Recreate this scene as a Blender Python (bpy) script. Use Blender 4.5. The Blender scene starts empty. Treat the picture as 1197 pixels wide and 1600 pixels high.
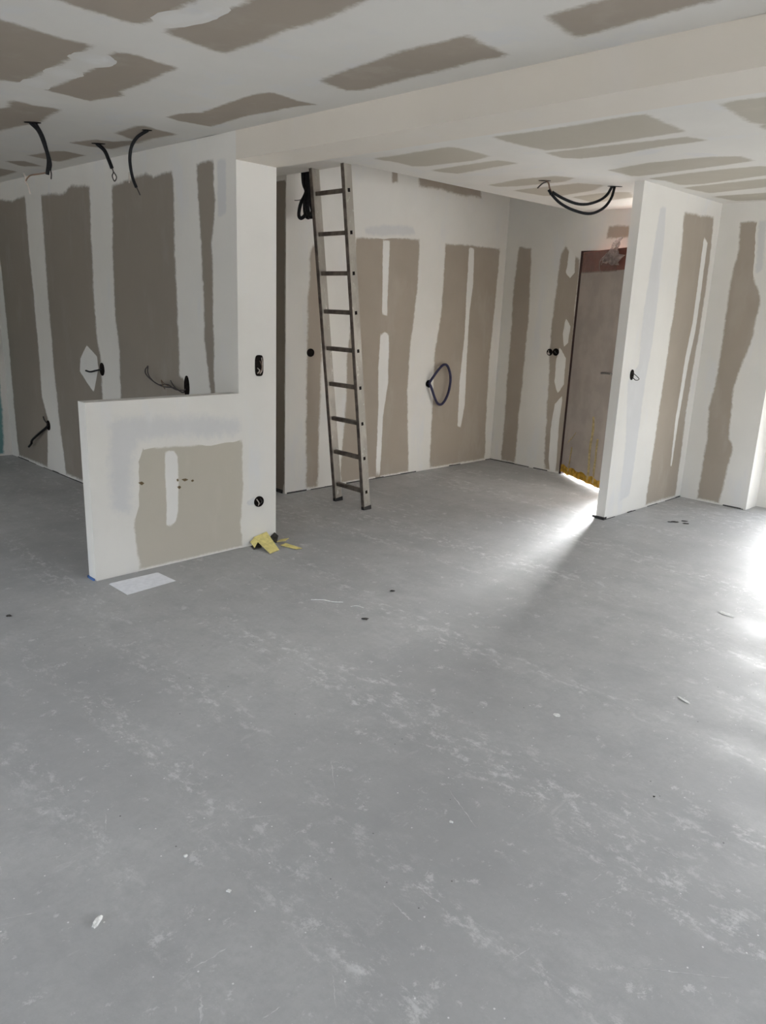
import bpy, bmesh, math, random
from mathutils import Vector, Matrix
from mathutils.geometry import delaunay_2d_cdt

# ------------------------------------------------------------------ camera, sky, exposure
sc = bpy.context.scene
C = sc.collection
R_ = math.radians
EYE = Vector((0, 0, 1.5543))
YAW, PITCH, ROLL, FPX = R_(43.7509), R_(15.1136), R_(2.3137), 1177.30
fw = Vector((-math.sin(YAW) * math.cos(PITCH), math.cos(YAW) * math.cos(PITCH), -math.sin(PITCH)))
rt = Vector((math.cos(YAW), math.sin(YAW), 0))
up = rt.cross(fw)
rt2 = rt * math.cos(ROLL) + up * math.sin(ROLL)
up2 = up * math.cos(ROLL) - rt * math.sin(ROLL)
cam = bpy.data.cameras.new('camera')
cam.sensor_fit = 'AUTO'
cam.sensor_width = 36
cam.lens = FPX / 1600 * 36
cam.clip_start = 0.02
camo = bpy.data.objects.new('camera', cam)
C.objects.link(camo)
camo.matrix_world = Matrix.Translation(EYE) @ Matrix((rt2, up2, -fw)).transposed().to_4x4()
sc.camera = camo

world = bpy.data.worlds.new('hazy_sky')
sc.world = world
world.use_nodes = True
wnt = world.node_tree
bg = wnt.nodes['Background']
sky = wnt.nodes.new('ShaderNodeTexSky')
sky.sky_type = 'NISHITA'
sky.sun_disc = False                 # the sun stands behind thin white haze beyond the front door
sky.sun_elevation = R_(30)
sky.sun_rotation = R_(-18)
sky.air_density = 1.0
sky.dust_density = 7.0
sky.ozone_density = 1.0
hs = wnt.nodes.new('ShaderNodeHueSaturation')
hs.inputs['Saturation'].default_value = .22
wnt.links.new(sky.outputs[0], hs.inputs['Color'])
wb = wnt.nodes.new('ShaderNodeMix')
wb.data_type = 'RGBA'
wb.blend_type = 'MULTIPLY'
wb.inputs[0].default_value = 1
wb.inputs[7].default_value = (.955, 1.0, 1.05, 1)      # the camera's white balance
wnt.links.new(hs.outputs[0], wb.inputs[6])
wnt.links.new(wb.outputs[2], bg.inputs[0])
bg.inputs[1].default_value = 1.0

sc.view_settings.view_transform = 'Standard'
sc.view_settings.look = 'None'
sc.view_settings.gamma = 1
sc.view_settings.use_curve_mapping = False
sc.view_settings.exposure = 1.38
sc.cycles.use_denoising = True
sc.cycles.max_bounces = 10
sc.cycles.diffuse_bounces = 6
sc.cycles.use_adaptive_sampling = True
sc.cycles.adaptive_threshold = 0.03
sc.cycles.transparent_max_bounces = 16
sc.cycles.sample_clamp_indirect = 6

# the rear part of the house stands 1.7 degrees off the front part
TH = R_(-1.7038)
BACK = Matrix.Rotation(TH, 4, 'Z')
FRONT = Matrix.Identity(4)


def portal(loc, size, rot, frame):
    """marks a window or door opening for the sky sampler; gives off no light itself"""
    l = bpy.data.lights.new('sky_portal', 'AREA')
    l.shape = 'RECTANGLE'
    l.size, l.size_y = size
    l.cycles.is_portal = True
    o = bpy.data.objects.new('sky_portal', l)
    C.objects.link(o)
    o.matrix_world = frame @ Matrix.Translation(loc) @ rot
    o['kind'] = 'helper'


W3 = (-4.7, -0.9, 0.0, 2.2)         # x0 x1 z0 z1, opening added behind the camera for fill light
# French window beside the partition, sliding window on the right, front door ajar
W1 = (-2.05, -1.25, 0.0, 1.25)       # x0 x1 z0 z1 in the rear wall
W2 = (0.8, 5.6, 0.0, 2.2)          # y0 y1 z0 z1 in the right wall
XR = 2.7                            # right wall
YF = -3.2                           # wall behind the camera
portal((-1.65, 7.0, .625), (.8, 1.25), Matrix.Rotation(R_(-90), 4, 'X'), BACK)
portal((XR + .1, 3.2, 1.1), (2.2, 4.8), Matrix.Rotation(R_(90), 4, 'Y'), FRONT)
portal((-2.8, YF - .12, 1.1), (3.8, 2.2), Matrix.Rotation(R_(90), 4, 'X'), FRONT)
portal((-3.65, 6.75, 1.06), (.95, 2.14), Matrix.Rotation(R_(-90), 4, 'X'), BACK)


# ------------------------------------------------------------------ materials
def new_mat(name):
    m = bpy.data.materials.new(name)
    m.use_nodes = True
    nt = m.node_tree
    return m, nt, nt.nodes['Principled BSDF'], nt.nodes['Material Output']


def node(nt, typ, **kw):
    n = nt.nodes.new(typ)
    for k, v in kw.items():
        if k in ('operation', 'blend_type', 'data_type', 'noise_dimensions', 'feature', 'attribute_name', 'interpolation_type', 'clamp'):
            setattr(n, k, v)
    return n


def ln(nt, a, b):
    nt.links.new(a, b)


def noise(nt, vec, scale, detail=4, rough=.55, mapping=None):
    if mapping:
        mp = nt.nodes.new('ShaderNodeMapping')
        mp.inputs['Scale'].default_value = mapping
        ln(nt, vec, mp.inputs['Vector'])
        vec = mp.outputs[0]
    n = nt.nodes.new('ShaderNodeTexNoise')
    n.inputs['Scale'].default_value = scale
    n.inputs['Detail'].default_value = detail
    n.inputs['Roughness'].default_value = rough
    ln(nt, vec, n.inputs['Vector'])
    return n.outputs['Fac']


def ramp(nt, val, lo, hi, a=0.0, b=1.0):
    n = nt.nodes.new('ShaderNodeMapRange')
    n.interpolation_type = 'SMOOTHSTEP'
    n.inputs[1].default_value, n.inputs[2].default_value = lo, hi
    n.inputs[3].default_value, n.inputs[4].default_value = a, b
    ln(nt, val, n.inputs[0])
    return n.outputs[0]


def mix(nt, fac, a, b):
    n = nt.nodes.new('ShaderNodeMix')
    n.data_type = 'RGBA'
    if isinstance(fac, (int, float)):
        n.inputs[0].default_value = fac
    else:
        ln(nt, fac, n.inputs[0])
    for i, c in ((6, a), (7, b)):
        if isinstance(c, tuple):
            n.inputs[i].default_value = (*c, 1)
        else:
            ln(nt, c, n.inputs[i])
    return n.outputs[2]


def mul(nt, a, b):
    n = nt.nodes.new('ShaderNodeMath')
    n.operation = 'MULTIPLY'
    for i, c in ((0, a), (1, b)):
        if isinstance(c, (int, float)):
            n.inputs[i].default_value = c
        else:
            ln(nt, c, n.inputs[i])
    return n.outputs[0]


def add(nt, a, b):
    n = nt.nodes.new('ShaderNodeMath')
    n.operation = 'ADD'
    for i, c in ((0, a), (1, b)):
        if isinstance(c, (int, float)):
            n.inputs[i].default_value = c
        else:
            ln(nt, c, n.inputs[i])
    return n.outputs[0]


def coords(nt):
    return nt.nodes.new('ShaderNodeTexCoord').outputs['Object']


def bump(nt, bsdf, h, strength=.2, dist=.002):
    b = nt.nodes.new('ShaderNodeBump')
    b.inputs['Strength'].default_value = strength
    b.inputs['Distance'].default_value = dist
    ln(nt, h, b.inputs['Height'])
    ln(nt, b.outputs[0], bsdf.inputs['Normal'])


def tones(nt, co, tri, scale=1.4):
    """three close tones in soft vertical blotches"""
    n1 = noise(nt, co, scale, 5, .6)
    n2 = noise(nt, co, scale * 3.1, 4, .6, (1, 1, .35))
    col = mix(nt, ramp(nt, n1, .38, .66), tri[0], tri[1])
    return mix(nt, ramp(nt, n2, .52, .72, 0, .8), col, tri[2])


def plaster_mat(name, tri, under=None):
    """jointing compound or bare board; with UNDER, the patch thins out into what it lies on towards its edge"""
    m, nt, p, out = new_mat(name)
    co = coords(nt)
    col = tones(nt, co, tri)
    if under:
        at = nt.nodes.new('ShaderNodeAttribute')
        at.attribute_name = 'feather'
        ed = noise(nt, co, 30, 5, .7)
        f = add(nt, at.outputs['Fac'], mul(nt, add(nt, ed, -.5), .9))
        col = mix(nt, ramp(nt, f, .15, .85), tones(nt, co, under), col)
    ln(nt, col, p.inputs['Base Color'])
    p.inputs['Roughness'].default_value = .85
    p.inputs['Specular IOR Level'].default_value = .25
    bump(nt, p, noise(nt, co, 60, 3), .12, .001)
    return m


def flat_mat(name, col, rough=.6, metal=0.0, var=.12, scale=20, spec=.4):
    m, nt, p, out = new_mat(name)
    co = coords(nt)
    n = noise(nt, co, scale, 4)
    dark = tuple(c * (1 - var) for c in col)
    lite = tuple(min(1, c * (1 + var)) for c in col)
    ln(nt, mix(nt, ramp(nt, n, .35, .65), dark, lite), p.inputs['Base Color'])
    p.inputs['Roughness'].default_value = rough
    p.inputs['Metallic'].default_value = metal
    p.inputs['Specular IOR Level'].default_value = spec
    return m


M = {}
TONE = {
    'wall': ((.70, .675, .63), (.665, .64, .595), (.655, .645, .635)),
    'beam': ((.68, .625, .55), (.66, .605, .53), (.67, .62, .56)),
    'mud': ((.72, .70, .665), (.68, .66, .625), (.74, .73, .71)),
    'bare': ((.365, .313, .258), (.34, .292, .24), (.39, .343, .29)),
    'dark_board': ((.275, .238, .198), (.262, .228, .192), (.30, .265, .228)),  # darker boards, the left wall's own colour
    'pale': ((.475, .435, .365), (.455, .42, .35), (.495, .455, .385)),
    'grey': ((.60, .59, .578), (.575, .565, .555), (.625, .615, .605)),
    'stain': ((.10, .065, .03), (.14, .10, .05), (.08, .05, .03)),
    'teal': ((.16, .30, .29), (.14, .27, .27), (.19, .33, .31)),
}
M['wall'] = plaster_mat('skimmed_wall', TONE['wall'])
M['beam'] = plaster_mat('warm_skimmed_beam', TONE['beam'])


def patch_mat(kind, under):
    key = kind + '_on_' + under
    if key not in M:
        M[key] = plaster_mat(key, TONE[kind], TONE[under])
    return M[key]


def floor_mat():
    m, nt, p, out = new_mat('concrete_screed')
    co = coords(nt)
    base = mix(nt, ramp(nt, noise(nt, co, .9, 6, .62), .33, .68), (.37, .37, .37), (.455, .455, .453))
    base = mix(nt, ramp(nt, noise(nt, co, 6, 6, .7), .42, .72, 0, .5), base, (.34, .34, .34))
    base = mix(nt, ramp(nt, noise(nt, co, 38, 6, .75), .40, .66, 0, .35), base, (.35, .35, .35))
    # dusty smears drawn along the room in parallel rows, broken into flecks
    rows = ramp(nt, noise(nt, co, 1.0, 3, .55, (.30, 3.4, 1)), .46, .62)
    frag = ramp(nt, noise(nt, co, 15, 8, .8, (.8, 1.25, 1)), .50, .64)
    base = mix(nt, mul(nt, mul(nt, rows, frag), .95), base, (.62, .62, .615))
    film = ramp(nt, noise(nt, co, 2.4, 10, .82), .50, .68)
    base = mix(nt, mul(nt, film, .6), base, (.50, .50, .498))
    fleck = ramp(nt, noise(nt, co, 12, 9, .8, (1, .8, 1)), .575, .64)
    base = mix(nt, mul(nt, fleck, .75), base, (.60, .60, .595))
    scr = ramp(nt, noise(nt, co, 5, 8, .8, (1.6, .45, 1)), .60, .70)
    base = mix(nt, mul(nt, scr, .5), base, (.56, .56, .555))
    damp = ramp(nt, noise(nt, co, 1.2, 7, .7), .56, .72)
    base = mix(nt, mul(nt, damp, .4), base, (.29, .29, .292))
    # fine grit: pale and dark specks
    for sc_, th, colr, am in ((34, .11, (.80, .80, .79), .85), (17, .06, (.09, .09, .085), .8), (95, .14, (.62, .62, .61), .45)):
        v = nt.nodes.new('ShaderNodeTexVoronoi')
        v.inputs['Scale'].default_value = sc_
        ln(nt, co, v.inputs['Vector'])
        dot = ramp(nt, v.outputs['Distance'], th * .55, th, 1, 0)
        sep = nt.nodes.new('ShaderNodeSeparateColor')
        ln(nt, v.outputs['Color'], sep.inputs[0])
        pick = ramp(nt, sep.outputs[0], .80, .82)
        base = mix(nt, mul(nt, mul(nt, dot, pick), am), base, colr)
    ln(nt, base, p.inputs['Base Color'])
    ln(nt, ramp(nt, noise(nt, co, 3, 5), .3, .7, .48, .66), p.inputs['Roughness'])
    p.inputs['Specular IOR Level'].default_value = .35
    bump(nt, p, noise(nt, co, 30, 8, .7), .25, .002)
    return m


M['floor'] = floor_mat()
M['outside'] = flat_mat('pale_gravel_yard', (.42, .41, .39), .9, 0, .2, 30)
M['render_wall'] = flat_mat('upper_plaster', (.55, .50, .43), .9, 0, .05, 3)
M['alu'] = None
M['black'] = flat_mat('black_conduit', (.010, .010, .011), .55, 0, .3, 60, .2)
M['hole'] = flat_mat('box_plastic_and_hole_shade', (.010, .007, .006), .8, 0, .4, 80, .1)  # box rims, and the painted dark inside of holes
M['gap_and_scrap'] = flat_mat('gap_shade_and_scrap', (.05, .046, .042), .8, 0, .4, 60)  # painted shade of the base gaps, also base strip and dark scraps
M['wire_brown'] = flat_mat('brown_wire', (.16, .10, .065), .5)
M['wire_pale'] = flat_mat('pale_wire', (.48, .42, .37), .5)
M['wire_dark'] = flat_mat('dark_wire', (.045, .036, .034), .5)
M['blue'] = flat_mat('dark_blue_conduit', (.02, .018, .055), .45, 0, .3, 60)
M['paper'] = flat_mat('white_paper', (.86, .87, .91), .7, 0, .04, 30)
M['yellow'] = flat_mat('pale_yellow_card', (.72, .62, .24), .7, 0, .10, 40)
M['bluetape'] = flat_mat('blue_tape', (.08, .17, .42), .6)
M['red'] = flat_mat('oxblood_door_paint', (.20, .075, .055), .38, 0, .12, 6)
M['cover'] = flat_mat('grey_brown_door_cover', (.40, .35, .31), .75, 0, .07, 5)
M['steel'] = flat_mat('dull_steel', (.16, .145, .13), .4, .3, .1)
M['frame_dark'] = flat_mat('dark_red_frame', (.035, .014, .011), .5)
M['rubber'] = flat_mat('black_rubber', (.02, .019, .018), .7)
M['scuff'] = flat_mat('pale_scuff', (.52, .52, .515), .8, 0, .15, 60)
M['chip'] = flat_mat('plaster_chip', (.72, .72, .70), .9, 0, .1, 80)
M['soot'] = flat_mat('dark_crumb', (.05, .045, .042), .9, 0, .3, 80)
M['winframe'] = flat_mat('grey_window_frame', (.30, .31, .32), .45)


def alu_mat():
    m, nt, p, out = new_mat('worn_aluminium')
    co = coords(nt)
    base = mix(nt, ramp(nt, noise(nt, co, 5, 6, .7, (1, 1, .4)), .40, .66), (.33, .305, .265), (.45, .42, .37))
    spl = ramp(nt, noise(nt, co, 34, 6, .7, (1, 1, .5)), .60, .68)
    base = mix(nt, mul(nt, spl, .8), base, (.70, .68, .62))
    ln(nt, base, p.inputs['Base Color'])
    ln(nt, ramp(nt, spl, 0, 1, .55, 0), p.inputs['Metallic'])
    p.inputs['Roughness'].default_value = .5
    return m


M['alu'] = alu_mat()
M['rung'] = flat_mat('dark_worn_rung', (.16, .135, .115), .55, .3, .3, 18)


def film_mat(name, col, alpha):
    m, nt, p, out = new_mat(name)
    co = coords(nt)
    p.inputs['Base Color'].default_value = (*col, 1)
    p.inputs['Roughness'].default_value = .3
    tl = nt.nodes.new('ShaderNodeBsdfTranslucent')
    tl.inputs[0].default_value = (*col, 1)
    tr = nt.nodes.new('ShaderNodeBsdfTransparent')
    m1 = nt.nodes.new('ShaderNodeMixShader')
    m1.inputs[0].default_value = .5
    ln(nt, p.outputs[0], m1.inputs[1])
    ln(nt, tl.outputs[0], m1.inputs[2])
    m2 = nt.nodes.new('ShaderNodeMixShader')
    ln(nt, ramp(nt, noise(nt, co, 22, 4), .35, .7, alpha * .5, alpha), m2.inputs[0])
    ln(nt, tr.outputs[0], m2.inputs[1])
    ln(nt, m1.outputs[0], m2.inputs[2])
    ln(nt, m2.outputs[0], out.inputs['Surface'])
    return m


M['film'] = film_mat('clear_plastic_film', (.62, .55, .52), .75)
M['film_thin'] = film_mat('thin_plastic_film', (.55, .42, .38), .28)
M['tape_thin'] = flat_mat('dull_amber_tape', (.46, .36, .17), .6, 0, .2, 40)
M['tape'] = film_mat('yellow_masking_tape', (.75, .48, .06), .9)


# ------------------------------------------------------------------ mesh helpers
def link(name, me, mat, parent=None, frame=None):
    o = bpy.data.objects.new(name, me)
    C.objects.link(o)
    if mat:
        me.materials.append(M[mat] if isinstance(mat, str) else mat)
    if parent:
        o.parent = parent
    elif frame is not None:
        o.matrix_world = frame
    return o


def tag(o, label=None, cat=None, group=None, kind=None):
    for k, v in (('label', label), ('category', cat), ('group', group), ('kind', kind)):
        if v:
            o[k] = v
    return o


def empty(name, loc, frame=FRONT, rot=None):
    o = bpy.data.objects.new(name, None)
    o.empty_display_size = .1
    C.objects.link(o)
    o.matrix_world = frame @ Matrix.Translation(loc) @ (rot or Matrix.Identity(4))
    return o


def add_box(bm, a, b, bev=0.0):
    x0, y0, z0 = (min(a[i], b[i]) for i in range(3))
    x1, y1, z1 = (max(a[i], b[i]) for i in range(3))
    v = [bm.verts.new(p) for p in ((x0, y0, z0), (x1, y0, z0), (x1, y1, z0), (x0, y1, z0), (x0, y0, z1), (x1, y0, z1), (x1, y1, z1), (x0, y1, z1))]
    fs = [bm.faces.new([v[i] for i in q]) for q in ((3, 2, 1, 0), (4, 5, 6, 7), (0, 1, 5, 4), (1, 2, 6, 5), (2, 3, 7, 6), (3, 0, 4, 7))]
    if bev:
        es = {e for f in fs for e in f.edges}
        bmesh.ops.bevel(bm, geom=list(es), offset=bev, segments=2, affect='EDGES', profile=.5)


def mesh(bm, name='m', smooth=False):
    me = bpy.data.meshes.new(name)
    bm.to_mesh(me)
    bm.free()
    if smooth:
        for p in me.polygons:
            p.use_smooth = True
    return me


def boxes(name, lst, mat, parent=None, frame=FRONT, bev=0.0):
    bm = bmesh.new()
    for a, b in lst:
        add_box(bm, a, b, bev)
    return link(name, mesh(bm, name), mat, parent, frame)


def spline(pts, n=8):
    pts = [Vector(p) for p in pts]
    if len(pts) < 3:
        return pts
    out = []
    q = [pts[0] * 2 - pts[1]] + pts + [pts[-1] * 2 - pts[-2]]
    for i in range(1, len(q) - 2):
        p0, p1, p2, p3 = q[i - 1:i + 3]
        for k in range(n):
            t = k / n
            out.append(.5 * ((2 * p1) + (p2 - p0) * t + (2 * p0 - 5 * p1 + 4 * p2 - p3) * t * t + (3 * p1 - p0 - 3 * p2 + p3) * t ** 3))
    out.append(pts[-1])
    return out


def add_tube(bm, pts, r, seg=8, closed=False, r_end=None):
    n = len(pts)
    rings = []
    ref = Vector((0.31, 0.2, 0.93))
    for i, p in enumerate(pts):
        if closed:
            t = pts[(i + 1) % n] - pts[i - 1]
        else:
            t = pts[min(i + 1, n - 1)] - pts[max(i - 1, 0)]
        t.normalize()
        a = t.cross(ref)
        if a.length < .05:
            a = t.cross(Vector((1, 0, 0)))
        a.normalize()
        b = t.cross(a)
        rr = r if r_end is None else r + (r_end - r) * i / max(1, n - 1)
        rings.append([bm.verts.new(p + a * (rr * math.cos(2 * math.pi * k / seg)) + b * (rr * math.sin(2 * math.pi * k / seg))) for k in range(seg)])
    m_ = n if closed else n - 1
    for i in range(m_):
        A, B = rings[i], rings[(i + 1) % n]
        for k in range(seg):
            bm.faces.new((A[k], A[(k + 1) % seg], B[(k + 1) % seg], B[k]))
    if not closed:
        bm.faces.new(rings[0][::-1])
        bm.faces.new(rings[-1])


def tube(name, pts, r, mat, parent=None, frame=FRONT, seg=8, closed=False, smooth_n=8, r_end=None):
    bm = bmesh.new()
    if closed:
        q = [Vector(p) for p in pts]
    else:
        q = spline(pts, smooth_n)
    add_tube(bm, q, r, seg, closed, r_end)
    bmesh.ops.recalc_face_normals(bm, faces=bm.faces)
    return link(name, mesh(bm, name, True), mat, parent, frame)


def prism(name, pts, h, mat, parent=None, frame=FRONT):
    """flat outline in XY given a thickness in Z"""
    bm = bmesh.new()
    lo = [bm.verts.new((p[0], p[1], p[2] if len(p) > 2 else 0)) for p in pts]
    hi = [bm.verts.new((p[0], p[1], (p[2] if len(p) > 2 else 0) + h)) for p in pts]
    bm.faces.new(lo[::-1])
    bm.faces.new(hi)
    n = len(pts)
    for i in range(n):
        bm.faces.new((lo[i], lo[(i + 1) % n], hi[(i + 1) % n], hi[i]))
    bmesh.ops.recalc_face_normals(bm, faces=bm.faces)
    return link(name, mesh(bm, name), mat, parent, frame)

# ------------------------------------------------------------------ the shell
ZC, ZB = 2.5, 2.347                  # ceilings, underside of the dropped beam
XJ, YB, TB = -3.921, 2.756, .292     # jamb plane, beam face, wall thickness
XL = -7.794                          # far end of the left room
XM, YS, YD = -5.013, 3.757, 6.553    # stair wall, its near end, front door wall
XP, TP, YP = -2.889, .075, 5.309     # partition
YR, XC, YQ = 6.64, -2.303, 6.882     # wall beside partition, its corner, recess
XS, YO = -4.195, 3.73                # stair opening in the ceiling
TOP = 4.9


def struct(name, lst, mat='wall', frame=FRONT, label=None):
    o = boxes(name, lst, mat, None, frame)
    o['kind'] = 'structure'
    if label:
        o['label'] = label
    return o


floor = struct('floor', [((-9.5, YF - .3, -.2), (XR + .3, 7.15, 0))], 'floor', label='grey concrete screed floor with dusty white smears and grit')
S = {}
S['CF'] = struct('ceiling', [((XL - .2, YF - .2, ZC), (XR + .2, YB + .02, ZC + .25))], label='plasterboard ceiling of the front room with filled joints')
S['CB'] = struct('ceiling_back', [((XS, 2.72, ZC), (XR + .4, 7.1, ZC + .25)), ((-6.9, 2.62, ZC), (XS, YO, ZC + .25))], frame=BACK,
                 label='plasterboard ceiling behind the beam with an open stairwell')
struct('ceiling_beam', [((XJ, YB, ZB), (XR, YB + TB, ZC + .01))], 'beam', label='white plastered beam dropped below the ceiling')
S['WL'] = struct('wall_left', [((XL - .15, YB, 0), (XJ, YB + TB, ZC))], label='left wall of bare boards and white joint strips')
S['WE'] = struct('wall_end', [((XL - .12, YF - .1, 0), (XL, YB, ZC))], label='end wall of the dim left room')
S['HW'] = struct('wall_half', [((XJ - .086, 1.776, .012), (XJ, YB, 1.009)), ((XJ - .08, 1.782, 0), (XJ - .006, YB, .012))],
                 label='white waist-high wall stub with a beige bare board')
boxes('blue_foot_tape', [((XJ - .095, 1.768, 0), (XJ - .082, 1.80, .014)), ((XJ - .095, 1.768, 0), (XJ - .02, 1.778, .012))], 'bluetape', S['HW'])  # blue tape at the foot of the half wall
S['WM'] = struct('wall_stair', [((XM - .9, YS, 0), (XM, YD + .3, TOP))], frame=BACK, label='stairwell wall with tall bare panels and white joint strips')
struct('wall_corridor', [((-5.97, 2.6, 0), (-5.85, 4.0, ZC))], frame=BACK)
DX0, DX1, DZ = -4.125, -3.16, 2.15   # front door opening
S['WD'] = struct('wall_back', [((XM, YD, 0), (DX0, YD + .3, TOP)), ((DX1, YD, 0), (XP - .03, YD + .3, TOP)), ((DX0, YD, DZ), (DX1, YD + .3, TOP))], frame=BACK,
                 label='wall around the front door with filled joints')
S['PT'] = struct('wall_partition', [((XP - TP, YP, .014), (XP, YR + .1, ZC)), ((XP - TP + .006, YP + .006, 0), (XP - .006, YR + .1, .014))], frame=BACK,
                 label='thin white partition ending in the room')
S['WR'] = struct('wall_recess', [((XP, YR, 0), (XC, YR + .5, ZC)), ((XC, YQ, 0), (W1[0], YQ + .28, ZC)), ((W1[1], YQ, 0), (XR + .4, YQ + .28, ZC)),
                                 ((W1[0], YQ, W1[3]), (W1[1], YQ + .28, ZC))], frame=BACK, label='rear wall right of the partition, stepping back into a recess')
struct('wall_right', [((XR, YF, 0), (XR + .25, W2[0], ZC)), ((XR, W2[1], 0), (XR + .25, 7.2, ZC)), ((XR, W2[0], W2[3]), (XR + .25, W2[1], ZC))])
struct('wall_front', [((XL - .2, YF - .25, 0), (W3[0], YF, ZC)), ((W3[1], YF - .25, 0), (XR + .25, YF, ZC)), ((W3[0], YF - .25, W3[3]), (W3[1], YF, ZC))])
# the floor above closes the stairwell
struct('wall_upper', [((XM, YO - .12, ZC + .25), (XS, YO, TOP)), ((XS, YO - .12, ZC + .25), (XS + .1, YD, TOP)), ((XM - .9, YO - .12, TOP), (XS + .1, YD + .3, TOP + .2))], frame=BACK)
tag(link('exterior_ground', mesh((lambda b: (add_box(b, (-40, -30, -.4), (40, 40, -.22)), b)[1])(bmesh.new())), 'outside'), kind='structure')


def window(name, lst, frame):
    e = boxes(name, lst, 'winframe', None, frame)
    e['kind'] = 'structure'


window('window_1', [((W1[0], 7.0, 0), (W1[0] + .06, 7.06, W1[3])), ((W1[1] - .06, 7.0, 0), (W1[1], 7.06, W1[3])), ((W1[0] + .06, 7.0, W1[3] - .06), (W1[1] - .06, 7.06, W1[3])),
                    ((W1[0] + .06, 7.0, 0), (W1[1] - .06, 7.06, .04)), ((-1.675, 7.0, .04), (-1.625, 7.06, W1[3] - .06))], BACK)
window('window_2', [((XR + .1, W2[0], 0), (XR + .16, W2[0] + .06, W2[3])), ((XR + .1, W2[1] - .06, 0), (XR + .16, W2[1], W2[3])), ((XR + .1, W2[0] + .06, W2[3] - .06), (XR + .16, W2[1] - .06, W2[3])),
                    ((XR + .1, W2[0] + .06, 0), (XR + .16, W2[1] - .06, .04)), ((XR + .1, 3.17, .04), (XR + .16, 3.23, W2[3] - .06))], FRONT)
window('added_window_3', [((W3[0], YF - .16, 0), (W3[0] + .06, YF - .1, W3[3])), ((W3[1] - .06, YF - .16, 0), (W3[1], YF - .1, W3[3])), ((W3[0] + .06, YF - .16, W3[3] - .06), (W3[1] - .06, YF - .1, W3[3])),
                    ((W3[0] + .06, YF - .16, 0), (W3[1] - .06, YF - .1, .04)), ((-2.83, YF - .16, .04), (-2.77, YF - .1, W3[3] - .06))], FRONT)

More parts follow.
